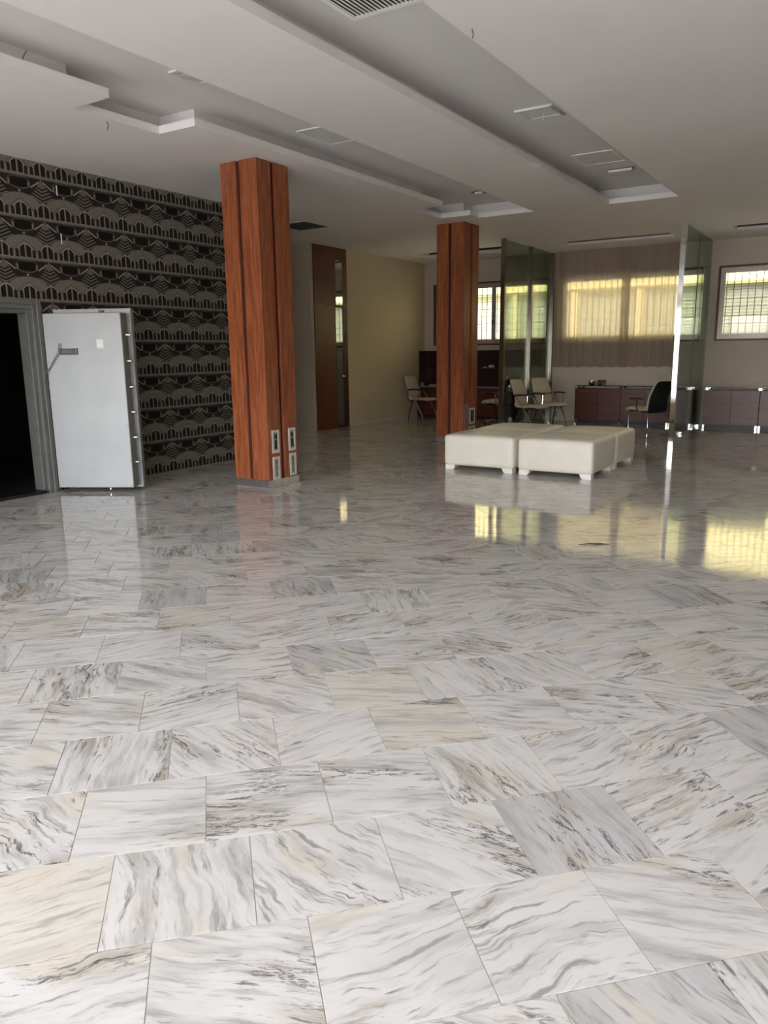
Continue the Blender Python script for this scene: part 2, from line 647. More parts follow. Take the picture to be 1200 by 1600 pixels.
RECTS = [(WX+.01, RX, FRONT, BY), (AL, WX+.01, WEND, 12.05), (FX, WX+.01, 12.05, BY)]
allt = []
for j in range(-12, 48):
    v0 = 1.435 + TV*j
    off = .18 - .1375*(j % 3)
    for i in range(-40, 60):
        u0 = off + TU*i
        cu, cv = u0+TU/2, v0+TV/2
        c = tu*cu + tv*cv
        quad = [tuple(tu*(cu+sx*(TU/2-GAP/2)) + tv*(cv+sy*(TV/2-GAP/2))) for sx, sy in ((-1, -1), (1, -1), (1, 1), (-1, 1))]
        pieces = []
        for r in RECTS:
            p = clip(quad, r)
            if len(p) > 2: pieces.append(p)
        if not pieces: continue
        whole = all(RECTS[0][0] < q[0] < RX and FRONT < q[1] < BY for q in quad)
        # how far ahead of the camera, and is it within the frame
        d = Vector((c.x, c.y, -H))
        dz = d.dot(_fw)
        inview = dz > .5 and abs(d.dot(_r)/dz*FPX) < 700 and abs(d.dot(_u)/dz*FPX) < 900
        allt.append(((0 if inview and whole else 1, d.length), c, pieces, whole))
allt.sort(key=lambda q: q[0])
t0 = tile_mesh().done('tile', 'marble', floor)
tile_me = t0.data
rest = G()
seedl = rest.b.faces.layers.float.new('seed')
nt_ = 0
for key, c, pieces, whole in allt:
    if nt_ < 300 and whole and key[0] == 0:
        o = t0 if nt_ == 0 else t0.copy()
        if nt_:
            COL.objects.link(o)
            o.parent = floor
        o.location = (c.x, c.y, 0)
        o.rotation_euler = (random.uniform(-.0006, .0006), random.uniform(-.0006, .0006), math.radians(45))
        nt_ += 1
        continue
    sd = random.random()
    for p in pieces:
        top = [rest.b.verts.new((x, y, 0)) for x, y in p]
        low = [rest.b.verts.new((x, y, -.006)) for x, y in p]
        fs = [rest.b.faces.new(top)]
        for k in range(len(p)):
            fs.append(rest.b.faces.new((low[k], low[(k+1) % len(p)], top[(k+1) % len(p)], top[k])))
        for f in fs: f[seedl] = sd
rt_ = rest.done('distant_tiling', 'marble', floor)
tag(rt_, kind='stuff')

# ceiling with two stepped lighting coves and three dark slots over the cubicles
coves = [(-3.445, -2.495, -.6, 11.56),                                       # cove B
         (-5.46, -4.545, -.6, 11.48), (-5.93, -5.46, 4.52, 5.46), (-5.96, -5.46, 10.28, 11.17)]   # cove A and its two notches
slots = [(-8.5, -6.55, 14.80, 15.42), (-5.38, -3.34, 14.98, 15.46), (-2.29, .6, 14.82, 15.38)]
SB = .22
exp_ = [(a-SB, b+SB, c-SB, d+SB) for a, b, c, d in coves] + [(a-.1, b+.1, c-.1, d+.1) for a, b, c, d in slots]
CA, CB = (AL, RX), (FRONT-.1, BY+.1)
ceil = struct(G().cells((0, 1, 2), CA, CB, CZ, CZ+.072, coves+slots).done('ceiling', 'plaster'))
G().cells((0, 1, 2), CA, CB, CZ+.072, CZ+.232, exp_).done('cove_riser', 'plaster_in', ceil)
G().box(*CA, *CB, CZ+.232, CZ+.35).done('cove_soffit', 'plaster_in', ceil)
G().box(AL-.3, RX+.3, FRONT-.3, BY+.35, CZ+.36, CZ+.55).done('roof_slab', 'outer', ceil)

# left wall with wallpaper and the vault opening
VY0, VY1, VZ = 4.12, 5.15, 1.985
wl = struct(G().cells((1, 2, 0), (FRONT, WEND), (0, CZ), WX-.2, WX, [(VY0-.095, VY1+.095, -1, VZ+.095)]).done('wall_left', 'wallpaper'))
struct(G().box(AL, WX-.2, WEND-.12, WEND, 0, CZ).done('wall_alcove', 'wall'))
struct(G().box(AL-.2, AL, WEND-.12, 12.2, 0, CZ).done('wall_alcove_end', 'wall'))
struct(G().box(AL, FX, 12.05, 12.2, 0, CZ).done('wall_return', 'wall'))
struct(G().box(FX-.2, FX, 12.2, BY+.25, 0, CZ).done('wall_far_left', 'cream'))
struct(G().box(RX, RX+.2, FRONT-.1, BY+.25, 0, CZ).done('wall_right_unseen', 'doorwood'))  # unseen; set far out in dark wood to cut light from the right
WIN = [(-8.96, -6.13, 1.695, 3.035), (-5.84, -2.905, 1.70, 3.06), (-2.68, .15, 1.70, 3.045)]
struct(G().cells((0, 2, 1), (FX, RX), (0, CZ), BY, BY+.25, WIN).done('wall_back', 'wall'))
# cable trunking along the back wall
struct(G().box(-5.9, RX-.01, BY-.035, BY, .83, .885, .004).done('trim_1', 'wall'))
for i, (x0, x1) in enumerate(((FX+.002, -6.1), (-5.99, -2.9), (-2.78, RX-.01))):
    struct(G().box(x0, x1, BY-.014, BY, 0, .08, .003).done('baseboard_back', 'wall'))
struct(G().box(FX, FX+.014, 13.24, BY-.02, 0, .07, .003).done('baseboard_left', 'wall'))

# shopfront behind the camera
ff = struct(G().box(AL, RX, FRONT-.2, FRONT, 2.9, CZ).done('wall_front', 'outer'))
FR = 4.0
sf = struct(G().box(WX, FR, FRONT-.09, FRONT-.03, 2.84, 2.9).box(WX, FR, FRONT-.09, FRONT-.03, 0, .06).done('window_4', 'alu'))
for k in range(7):
    x = WX+.03 + k*(FR-WX-.06)/6
    G().box(x-.03, x+.03, FRONT-.09, FRONT-.03, .06, 2.84).done('mullion', 'alu', sf)
struct(G().box(AL, WX, FRONT-.2, FRONT, 0, 2.9).done('wall_front_side', 'outer'))
struct(G().box(FR, RX, FRONT-.2, FRONT, 0, 2.9).done('wall_front_light_block', 'doorwood'))  # unseen solid stretch, dark, added to hold back light from the right


# ------------------------------------------------------------------ windows of the back wall
def window(n, x0, x1, z0, z1, mull):
    w = struct(G().cells((0, 2, 1), (x0-.035, x1+.035), (z0-.035, z1+.035), BY-.02, BY+.06, [(x0, x1, z0, z1)]).done('window_%d' % n, 'trimred'))
    y0, y1 = BY+.035, BY+.115
    G().cells((0, 2, 1), (x0, x1), (z0, z1), y0, y1, [(x0+.05, x1-.05, z0+.05, z1-.05)]).done('frame', 'alu', w)
    ed = [x0+.05] + mull + [x1-.05]
    for k in range(len(ed)-1):
        a, b = ed[k], ed[k+1]
        yy = y0+.012 + (k % 2)*.03
        sa = G().cells((0, 2, 1), (a-.015 if k else a, b+.015 if k < len(ed)-2 else b), (z0+.05, z1-.05), yy, yy+.03,
                       [(a+.04, b-.04, z0+.10, z1-.10)]).done('sash', 'alu', w)
        G().box(a+.036, b-.036, yy+.012, yy+.018, z0+.096, z1-.096).done('glass_pane', 'glass', sa)
        G().box((b-.028 if k == 0 else a+.01), (b-.008 if k == 0 else a+.03), yy-.014, yy, z0+.42, z0+.52, .004).done('latch', 'black', sa)
    g = G()
    x = x0+.10
    yb = BY+.20
    while x < x1:
        g.box(x-.0065, x+.0065, yb, yb+.011, z0, z1)
        x += .128
    z = z0+.13
    while z < z1:
        g.box(x0, x1, yb+.011, yb+.018, z-.0045, z+.0045)
        z += .162
    g.done('security_grille', 'bars', w)
    G().box(x0-.02, x1+.02, BY+.12, BY+.30, z0-.04, z0, .004).done('outer_sill', 'pave', w)
    portal(x0, x1, BY+.27, z0, z1, -1)
    return w


window(1, *WIN[0], [-7.47])
window(2, *WIN[1], [-4.46])
window(3, *WIN[2], [-1.27])

# ------------------------------------------------------------------ outside
struct(G().box(-40, 30, FRONT-40, FRONT-.2, -.3, -.02).done('ground_street', 'pave'))
struct(G().box(-40, 30, BY+.25, 26, -.3, -.02).done('ground_alley', 'pave'))
YF = 21.6
nb = thing('neighbour_building', 'yellow rendered building with grey-green shutters seen through the barred windows', 'building', (0, YF, 0))
holes = []
x = -18.0
while x < 9:
    holes.append((x, x+1.62, .7, 3.12))
    x += 1.80
G().cells((0, 2, 1), (-19, 10), (0, 8), 0, .3, holes).done('wall', 'yellow', nb)
G().box(-19, 10, -.05, 0, 3.16, 3.24).done('string_course', 'yellow', nb)
for h in holes:
    bl = 'blind2' if h[1] < -3.6 else 'blind'
    f = G().cells((0, 2, 1), (h[0], h[1]), (h[2], h[3]), .10, .2, [(h[0]+.06, h[1]-.06, h[2]+.06, h[3]-.06)]).done('window', bl, nb)
    sl = G().box(h[0]+.06, h[1]-.06, .17, .19, h[2]+.06, h[3]-.06)
    z = h[2]+.10
    while z < h[3]-.1:
        sl.box(h[0]+.06, h[1]-.06, .160, .17, z, z+.05)
        z += .085
    sl.done('shutter', bl, f)

# ------------------------------------------------------------------ columns
def column(x0, x1, y0, y1, label):
    t = thing('column', label, 'column', (x0, y0, 0))
    w, d = x1-x0, y1-y0
    gx0, gx1, gy0, gy1 = w*.425, w*.525, d*.43, d*.54
    zt = CZ
    G().box(.03, w-.03, .03, d-.03, .085, zt).done('core', 'recess', t)
    for a, b in ((0, gx0), (gx1, w)):
        for c, e in ((0, gy0), (gy1, d)):
            G().box(a, b, c, e, .085, zt, .003, 1).done('wood_panel', 'jatoba', t)
    G().box(-.004, w+.004, -.004, d+.004, 0, .085, .002, 1).done('steel_plinth', 'steel', t)
    return t, w, d


def plate(t, w, y0, y1, z0, z1, dark):
    p = G().cells((1, 2, 0), (y0, y1), (z0, z1), w, w+.009, [(y0+.03, y1-.03, z0+.03, z1-.03)]).done('socket_plate', 'platefr', t)
    ins = G()
    h = (z1-z0-.06)/3
    for k in range(3):
        ins.box(w, w+.005, y0+.031, y1-.031, z0+.031+k*h, z0+.029+(k+1)*h, .001, 1)
    i = ins.done('socket_module', 'black' if dark else 'greyplate', p)
    ym = (y0+y1)/2
    for k in range(3):
        zc = z0+.03+(k+.5)*h
        if dark:
            G().box(w+.005, w+.008, ym-.012, ym+.012, zc-.03+.045*(k > 0), zc-.02+.045*(k > 0)).done('terminal', 'platefr', p)
        else:
            q = G().lathe([(.021, 0), (.021, .003), (.017, .003), (.016, .001)], n=14)
            o = q.done('socket_hole', 'black', p)
            o.location = (w+.0035, ym, zc)
            o.rotation_euler = (0, math.radians(90), 0)
    return p


c1, w1, d1 = column(-6.283, -5.762, 6.626, 7.16, 'near orange hardwood column with four socket plates at its foot')
for (a, b, e, f, dk) in ((6.694, 6.815, .398, .662, True), (6.989, 7.113, .395, .664, True), (6.693, 6.815, .087, .353, False), (6.996, 7.115, .098, .363, False)):
    plate(c1, w1, a-6.626, b-6.626, e, f, dk)
c2, w2, d2 = column(-6.30, -5.785, 11.65, 12.18, 'farther reddish hardwood column behind the ivory ottomans')
plate(c2, w2, .235, .435, .30, .57, True)
plate(c2, w2, .235, .435, .02+.07, .26, True)
G().box(w2, w2+.006, .03, .215, .10, .645).done('mauve_card', 'pinkpaper', c2)

# ------------------------------------------------------------------ vault: frame, door, dark strong-room
vf = thing('vault_door_frame', 'grey steel stepped frame around the dark strong-room opening', 'door frame', (WX, VY1, 0))
for k, (o_in, o_out, xa, xb) in enumerate(((.095, .145, 0, .03), (.045, .095, -.2, .012), (0, .045, -.2, -.03))):
    # a jamb each side and a head, three steps
    hgt = VZ
    G().box(xa, xb, o_in, o_out, 0, hgt+o_out, .004, 1).done('jamb_step', 'frame', vf)
    G().box(xa, xb, VY0-VY1-o_out, VY0-VY1-o_in, 0, hgt+o_out, .004, 1).done('jamb_step', 'frame', vf)
    G().box(xa, xb, VY0-VY1-o_in, o_in, hgt+o_in, hgt+o_out, .004, 1).done('head_step', 'frame', vf)
G().box(-.2, .01, VY0-VY1, 0, 0, .035, .003, 1).done('threshold', 'black', vf)

ex, ey = .88058, .47390                     # door leaf direction in plan
vd = thing('vault_door', 'open grey steel vault door with chrome locking bolts along its edge', 'door', (-7.768, 5.290, 0), math.atan2(ey, ex))
BZ0, BZ1, BW = .05, 1.984, .878
def leaf(x0, x1, y0, y1, z0, z1, sh):
    g = G().box(x0, x1, y0, y1, z0, z1)
    for v in g.b.verts:
        if v.co.x < (x0+x1)/2 and v.co.y > (y0+y1)/2: v.co.x += sh       # bevelled hinge side
    bmesh.ops.bevel(g.b, geom=g.b.edges[:], offset=.003, segments=1, affect='EDGES')
    return g


leaf(0, BW, 0, .15, BZ0, BZ1, .05).done('inner_panel', 'safe', vd)
G().box(BW, BW+.004, .006, .15, BZ0+.004, BZ1-.004).done('edge_face', 'safedark', vd)
leaf(.042, .935, .155, .222, .032, 2.036, .04).done('outer_slab', 'safe', vd)
G().box(.935, .938, .16, .22, .04, 2.03).done('slab_edge', 'safedark', vd)
for z in (1.747, 1.464, 1.18, .90, .616, .335):
    o = G().lathe([(.013, 0), (.013, .052), (.010, .058)], n=14).done('locking_bolt', 'chrome', vd, True)
    o.location = (BW+.003, .075, z)
    o.rotation_euler = (0, math.radians(90), 0)
o = G().lathe([(.016, 0), (.016, .02), (.012, .02)], n=14).done('floor_bolt', 'chrome', vd, True)
o.location = (.60, .02, .025)
hb = G().cells((0, 2, 1), (.165, .366), (1.54, 1.607), -.012, 0, [(.176, .356, 1.552, 1.595)]).done('handle_box', 'black', vd)
G().box(.176, .34, -.008, -.001, 1.552, 1.595).done('handle_plate', 'louvre', hb)
G().tube([(.178, -.03, 1.665), (.165, -.03, 1.61), (.155, -.028, 1.565), (.01, -.02, 1.363)], .006, 8).done('lever', 'frame', vd, True)
G().tube([(.01, -.02, 1.363), (-.01, -.03, 1.30), (-.012, -.04, 1.262), (-.04, -.05, 1.248), (-.10, -.055, 1.245), (-.15, -.05, 1.25), (-.16, -.03, 1.28)], .004, 6).done('cable', 'wire', vd, True)
G().box(.588, .664, -.0015, 0, 1.602, 1.702).done('paper_label', 'tape', vd)
for (a, b) in ((.575, .592), (.605, .637)):
    G().box(a, b, .146, .155, 1.993, 2.018).done('top_catch', 'black', vd)
sc = G()
for x in (.02, .26, .50, .74, .86):
    for z in (BZ0+.015, BZ1-.012): sc.box(x-.005, x+.005, -.002, 0, z-.005, z+.005)
for z in (.35, .75, 1.1, 1.45, 1.83):
    for x in (.014, BW-.016): sc.box(x-.005, x+.005, -.002, 0, z-.006, z+.006)
sc.done('screws', 'frame', vd)

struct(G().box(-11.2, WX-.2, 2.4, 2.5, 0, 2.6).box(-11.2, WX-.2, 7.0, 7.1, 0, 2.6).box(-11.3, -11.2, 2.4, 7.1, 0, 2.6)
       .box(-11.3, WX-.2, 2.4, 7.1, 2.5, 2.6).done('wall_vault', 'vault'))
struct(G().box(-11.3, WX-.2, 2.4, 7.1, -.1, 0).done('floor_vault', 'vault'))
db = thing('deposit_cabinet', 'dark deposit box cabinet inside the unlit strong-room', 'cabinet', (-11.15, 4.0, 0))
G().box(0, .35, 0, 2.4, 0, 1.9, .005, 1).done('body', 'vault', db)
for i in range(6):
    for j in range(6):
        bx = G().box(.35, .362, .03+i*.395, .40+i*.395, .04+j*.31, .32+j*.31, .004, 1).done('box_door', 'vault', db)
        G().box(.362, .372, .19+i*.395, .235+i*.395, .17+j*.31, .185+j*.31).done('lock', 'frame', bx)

# strips of tape on the wallpaper
G_ = 'white tape strips on the wallpaper'
a = G().box(WX, WX+.004, 5.645, 5.657, 3.26, 3.366).done('tape_strip', 'tape')
tag(a, 'upper white tape strip on the patterned wallpaper', 'tape', G_)
a = G().box(WX, WX+.004, 5.647, 5.659, 2.752, 2.863).done('tape_strip', 'tape')
tag(a, 'lower white tape strip on the patterned wallpaper', 'tape', G_)

# ------------------------------------------------------------------ brown door in the far left wall
bd = struct(G().box(FX-.02, FX+.022, 12.13, 13.235, 2.46, CZ-.004, .003, 1).done('door_1', 'doorwood'))
G().box(FX-.02, FX+.022, 12.13, 12.80, .004, 2.448, .003, 1).done('door_leaf', 'doorwood', bd)
G().box(FX-.02, FX+.018, 13.06, 13.235, .004, 2.448, .003, 1).done('side_stile', 'recess', bd)
G().box(FX-.02, FX+.010, 12.80, 13.06, .004, 2.448).done('rail', 'recess', bd)
G().box(FX+.010, FX+.015, 12.825, 13.05, .06, 1.58).done('lower_strip', 'louvre', bd)
G().box(FX+.010, FX+.016, 12.825, 13.05, 1.58, 2.42).done('mirror_strip', 'mirror', bd)
G().box(FX+.022, FX+.026, 12.835, 13.06, 2.47, 3.32).done('upper_mirror_strip', 'mirror', bd)
hd = G().lathe([(.025, 0), (.025, .01), (.01, .012), (.01, .05)], n=14).done('handle', 'chrome', bd, True)
hd.location = (FX+.016, 13.03, 1.053)
hd.rotation_euler = (0, math.radians(90), 0)
G().box(FX+.058, FX+.072, 12.93, 13.045, 1.045, 1.061, .004).done('handle_lever', 'chrome', bd)


# ------------------------------------------------------------------ ottomans
def soft_box(sx, sy, z0, z1, r=.045, dome=.028, n=14):
    g = G()
    bmesh.ops.create_cube(g.b, size=1)
    bmesh.ops.subdivide_edges(g.b, edges=g.b.edges[:], cuts=n, use_grid_fill=True)
    hx, hy, hz = sx/2, sy/2, (z1-z0)/2
    def warp(t, h):                      # pull grid lines towards the edges so that the rounding is smooth
        t = 2*t
        return math.copysign(1-(1-abs(t))**1.9, t)*h
    for v in g.b.verts:
        p = Vector((warp(v.co.x, hx), warp(v.co.y, hy), warp(v.co.z, hz)))
        c = Vector((max(-hx+r, min(hx-r, p.x)), max(-hy+r, min(hy-r, p.y)), max(-hz+r, min(hz-r, p.z))))
        d = p-c
        if d.length > 1e-6: p = c + d.normalized()*r
        q = (1-(p.x/hx)**2)*(1-(p.y/hy)**2)
        if p.z > 0: p.z += dome*max(0, q)**.55*(p.z/hz)
        bul = .008*(1-(p.z/hz)**2)
        p.x += math.copysign(bul*(1-(p.y/hy)**2), p.x)*(abs(p.x) > hx*.8)
        p.y += math.copysign(bul*(1-(p.x/hx)**2), p.y)*(abs(p.y) > hy*.8)
        v.co = p + Vector((0, 0, (z0+z1)/2))
    return g


def ottoman(label, loc, sx, sy):
    t = thing('ottoman', label, 'ottoman', loc, 0, 'square ivory leather ottomans pushed together')
    soft_box(sx, sy, .055, .452).done('cushion_body', 'leather', t, True)
    # shaped corner feet
    for ax in (-1, 1):
        for ay in (-1, 1):
            g = G().prism([(0, 0), (.105, 0), (.13, .02), (.145, .062), (0, .062)], 0, .12)
            for v in g.b.verts:
                v.co.x = ax*(sx/2-.018-v.co.x)
                v.co.y = ay*(sy/2-.018-v.co.y)
            g.done('foot', 'white', t)
    return t


OX, OY = (-4.205, -3.183), (9.37, 10.345)
ottoman('front left ivory leather ottoman on white block feet', (OX[0], OY[0], 0), .985, .955)
ottoman('front right ivory leather ottoman on white block feet', (OX[1], OY[0], 0), .955, .955)
ottoman('rear left ivory leather ottoman, mostly hidden behind the front ones', (OX[0], OY[1], 0), .985, .955)
ottoman('rear right ivory leather ottoman, its side showing past the front one', (OX[1], OY[1], 0), .955, .955)


# ------------------------------------------------------------------ glass partitions
def partition(x, ys, label, panes, pm='chrome'):
    t = thing('glass_partition', label, 'partition', (x, ys[0], 0))
    for y in ys:
        G().box(-.043, .043, y-ys[0]-.043, y-ys[0]+.043, 0, CZ, .004, 1).done('post', pm, t)
    for a, b in panes:
        G().box(-.006, .006, a-ys[0], b-ys[0], .012, CZ-.01).done('glass_pane', 'green', t)
    return t


partition(-6.05, [13.83, 15.19, 16.45], 'left green glass partition with three chrome posts, their dark reflection put into the colour', [(13.88, 15.14), (15.24, 16.40)], 'chromedark')
gp = partition(-2.86, [13.87], 'right green glass partition with one chrome post at its end', [(13.92, 15.22), (15.235, 16.49)])
G().box(-.01, .01, 15.222-13.87, 15.233-13.87, .012, CZ-.01).done('glass_joint', 'frame', gp)
for yy in (14.6, 16.2):
    G().box(-.03, .03, yy-.03-13.87, yy+.03-13.87, 0, .045, .003, 1).done('floor_clamp', 'chrome', gp)


# ------------------------------------------------------------------ furniture along the back wall
def credenza(x0, x1, label, doors, group):
    t = thing('credenza', label, 'cabinet', (x0, 16.05, 0), 0, group)
    w = x1-x0
    D = BY-.045-16.05
    G().box(.002, w-.002, .02, D, .068, .722, .002, 1).done('body', 'cherrydark', t)
    for k in range(doors):
        a, b = w*k/doors+.003, w*(k+1)/doors-.003
        G().box(a, b, 0, .019, .07, .728, .002, 1).done('door', 'cherry', t)
    G().box(.04, w-.04, .08, D-.02, .0, .066).done('plinth', 'black', t)
    for q in (.026, w-.026): G().box(q-.021, q+.021, -.010, .04, 0, .066, .003, 1).done('floor_foot', 'chrome', t)
    return t


GRP = 'low cherry cabinets under the back windows'
units = [(-5.33, -4.36, 'leftmost low cherry cabinet of the middle bay, below the chrome pot', 2),
         (-4.36, -3.39, 'low cherry cabinet of the middle bay behind the black-backed chair', 2),
         (-3.39, -2.91, 'narrow low cherry cabinet of the middle bay seen through right glass partition', 1),
         (-2.75, -1.76, 'low cherry cabinet just right of the right glass partition', 2),
         (-1.755, -.76, 'low cherry cabinet cut off by the right edge of the photo', 2)]
for a, b, l, d in units:
    cr = credenza(a, b, l, d, GRP)
for nm, (x0, x1), feet, l in (('glass_worktop', (-5.33, -2.91), (-5.25, -4.36, -3.39, -2.95), 'dark glass top on chrome blocks above the middle cabinets'),
                              ('glass_worktop', (-2.75, -.76), (-2.70, -1.757, -.80), 'dark glass top on chrome blocks above the right bay cabinets')):
    t = thing(nm, l, 'worktop', (x0, 16.04, .728))
    G().box(0, x1-x0, 0, .40, .052, .064, .001, 1).done('glass_top', 'shelfglass', t)
    for f in feet:
        G().box(f-x0-.032, f-x0+.032, -.004, .06, 0, .052, .003, 1).done('standoff', 'chrome', t)
        G().box(f-x0-.032, f-x0+.032, .32, .38, 0, .052, .003, 1).done('standoff', 'chrome', t)

# tall dark hutch cabinets of the left bay
for k, l in enumerate(('left dark cherry hutch cabinet by the yellow lit wall', 'middle dark cherry hutch cabinet behind the farther column', 'right dark cherry hutch cabinet behind the left glass partition')):
    x0 = -9.22+k*1.03
    t = thing('hutch_cabinet', l, 'cabinet', (x0, 16.06, 0), 0, 'dark hutch cabinets of the left bay')
    w, D = 1.026, BY-.02-16.06
    G().box(0, w, .02, D, 0, .70, .002, 1).done('body', 'cherrydark', t)
    for q in (0, 1):
        d = G().box(.003+q*w/2, w/2*(q+1)-.003, 0, .019, .06, .695, .002, 1).done('door', 'cherry', t)
        G().box(w/2+(.03 if q else -.045), w/2+(.045 if q else -.03), -.02, 0, .45, .57, .003, 1).done('handle', 'chrome', d)
    G().box(0, .022, .12, D, .722, 1.545).done('side_panel', 'cherrydark', t)
    G().box(w-.022, w, .12, D, .722, 1.545).done('side_panel', 'cherrydark', t)
    G().box(.022, w-.022, D-.02, D, .722, 1.52).done('back_panel', 'cherrydark', t)
    G().box(0, w, .10, D, 1.52, 1.545, .002, 1).done('top_panel', 'cherrydark', t)
    G().box(.022, w-.022, .14, D-.02, 1.12, 1.14).done('shelf', 'cherrydark', t)
wt = tag(G().box(-9.225, -6.12, 16.045, BY-.02, .70, .722, .002, 1).done('worktop', 'greyplate'), 'thin grey ledge running along the dark hutch cabinets', 'worktop')


# ------------------------------------------------------------------ small objects on the cabinets
def lathe_thing(name, label, cat, mat, loc, prof, group=None):
    o = G().lathe(prof, n=18).done(name, mat, None, True, loc)
    return tag(o, label, cat, group)


pot = thing('pot', 'small chrome pot on the glass top of the middle cabinets', 'pot', (-5.015, 16.17, .792))
G().lathe([(.045, 0), (.06, .02), (.062, .085), (.062, .09)], n=20).done('body', 'chrome', pot, True)
G().lathe([(.066, .09), (.066, .108), (.05, .115)], n=20).done('lid', 'white', pot, True)
ob2 = thing('brown_ornament', 'small brown ornament beside the chrome pot', 'ornament', (-4.85, 16.19, .792))
G().lathe([(.02, 0), (.055, .02), (.06, .06), (.035, .10), (.012, .115)], n=14).done('body', 'brown', ob2, True)
G().tube([(.045, 0, .07), (.09, 0, .10), (.12, 0, .085), (.11, 0, .03)], .018, 8).done('arm', 'brown', ob2, True)
lathe_thing('shelf_ornament', 'pale round ornament on the hutch shelf right of the farther column', 'ornament', 'white', (-7.40, 16.33, 1.14), [(.02, 0), (.06, .015), (.08, .045), (.05, .07), (.01, .075)], 'pale ornaments on the hutch shelf')
lathe_thing('shelf_ornament', 'smaller greyer ornament on the hutch shelf beside the pale round one', 'ornament', 'platefr', (-7.56, 16.33, 1.14), [(.03, 0), (.05, .01), (.055, .025), (.02, .04)], 'pale ornaments on the hutch shelf')
lathe_thing('glass_jar', 'small grey jar on the ledge behind the beige chair by the wall', 'jar', 'greyplate', (-9.10, 16.12, .722), [(.05, 0), (.055, .02), (.055, .075), (.04, .09)])
tag(G().box(-.09, .09, -.05, .05, 0, .055, .008).done('desk_box', 'greyplate', None, False, (-8.80, 16.12, .722)), 'low grey box on the ledge beside the farther column', 'box')
so_ = thing('wall_outlet', 'pale outlet plate low on the back wall behind the left partition', 'outlet', (-5.90, BY, .14))
G().cells((0, 2, 1), (-.065, .065), (-.09, .09), -.012, 0, [(-.045, .045, -.07, .07)]).done('plate', 'white', so_)
for k in (-1, 0, 1): G().box(k*.03-.010, k*.03+.010, -.008, 0, -.065, .065).done('module', 'greyplate', so_)


# ------------------------------------------------------------------ sheer curtains
def curtain(x0, x1, y, z0, label, ph):
    g = G()
    n = int((x1-x0)/.012)
    zs = [z0 + (CZ-.002-z0)*k/10 for k in range(11)]
    rows = []
    for z in zs:
        r = []
        for i in range(n+1):
            x = x0+(x1-x0)*i/n
            a = .010 + .010*(1-(z-z0)/(CZ-z0))
            yy = y + a*math.sin(x*26+ph) + .35*a*math.sin(x*61+ph*2+z)
            r.append(g.b.verts.new((x, yy, z + (.006*math.sin(x*26+ph) if z == z0 else 0))))
        rows.append(r)
    for A, B in zip(rows, rows[1:]):
        for i in range(n): g.b.faces.new((A[i], A[i+1], B[i+1], B[i]))
    o = g.done('sheer_curtain', 'sheer', None, True)
    G().tube([(x0, y, z0+.008), (x1, y, z0+.008)], .006, 6).done('hem_bar', 'wall', o)
    return tag(o, label, 'curtain', 'sheer beige curtains of the middle bay')


curtain(-5.955, -4.37, 16.36, 1.165, 'left sheer beige curtain glowing in front of the middle window', 0)
curtain(-4.555, -3.46, 16.41, 1.165, 'right sheer beige curtain beside the chrome post', 1.3)


# ------------------------------------------------------------------ chairs
def visitor_chair(label, loc, rot, group):
    t = thing('visitor_chair', label, 'chair', loc, rot, group)
    G().pad([(-.24, .465), (-.1, .455), (.1, .465), (.22, .468), (.285, .44)], .48, .065).done('seat', 'beige', t, True)
    G().pad([(-.255, .47), (-.225, .53), (-.225, .60), (-.245, .655)], .44, .05).done('lumbar_cushion', 'beige', t, True)
    G().pad([(-.25, .67), (-.29, .77), (-.335, .87), (-.385, .975)], .46, .055, tap=.86).done('backrest', 'beige', t, True)
    G().pad([(-.265, .44), (-.262, .53), (-.27, .63), (-.33, .78), (-.415, .965)], .42, .025, tap=.85).done('back_shell', 'blackmesh', t, True)
    G().box(-.22, .20, -.20, .20, .405, .432, .008, 2).done('seat_pan', 'black', t)
    for s in (-1, 1):
        y = s*.265
        G().tube([(-.20, y, .665), (-.13, y, .585), (-.02, y, .45), (.10, y, .285), (.19, y, .13), (.235, y, 0)], .0125, 10).done('leg', 'chrome', t, True)
        G().tube([(-.10, y*.86, .42), (-.17, y*.9, .22), (-.22, y*.94, 0)], .0125, 8).done('leg', 'black', t, True)
        ar = G().pad([(-.23, .672), (-.1, .685), (.06, .685), (.14, .675)], .05, .028).done('armrest', 'black', t, True)
        ar.location.y = y
        G().tube([(.09, y, .675), (.09, y, .55), (.085, y*.93, .42)], .009, 8).done('arm_support', 'chrome', t, True)
    G().tube([(-.02, -.265, .43), (-.02, .265, .43)], .011, 8).done('cross_tube', 'chrome', t, True)
    return t


GV = 'beige visitor chairs with chrome legs'
ch1 = visitor_chair('beige visitor chair against the yellow lit wall, left of the farther column', (-8.78, 15.55, 0), math.radians(-9), GV)
for l, loc, r in (('nearer beige visitor chair of the two just behind the ottomans, seen side on', (-5.60, 14.25, 0), -12),
                  ('farther beige visitor chair of the pair behind the ottomans, next to the cabinets', (-5.49, 14.98, 0), -33)):
    c = copy_tree(ch1)
    c['label'] = l
    c.location = loc
    c.rotation_euler.z = math.radians(r)

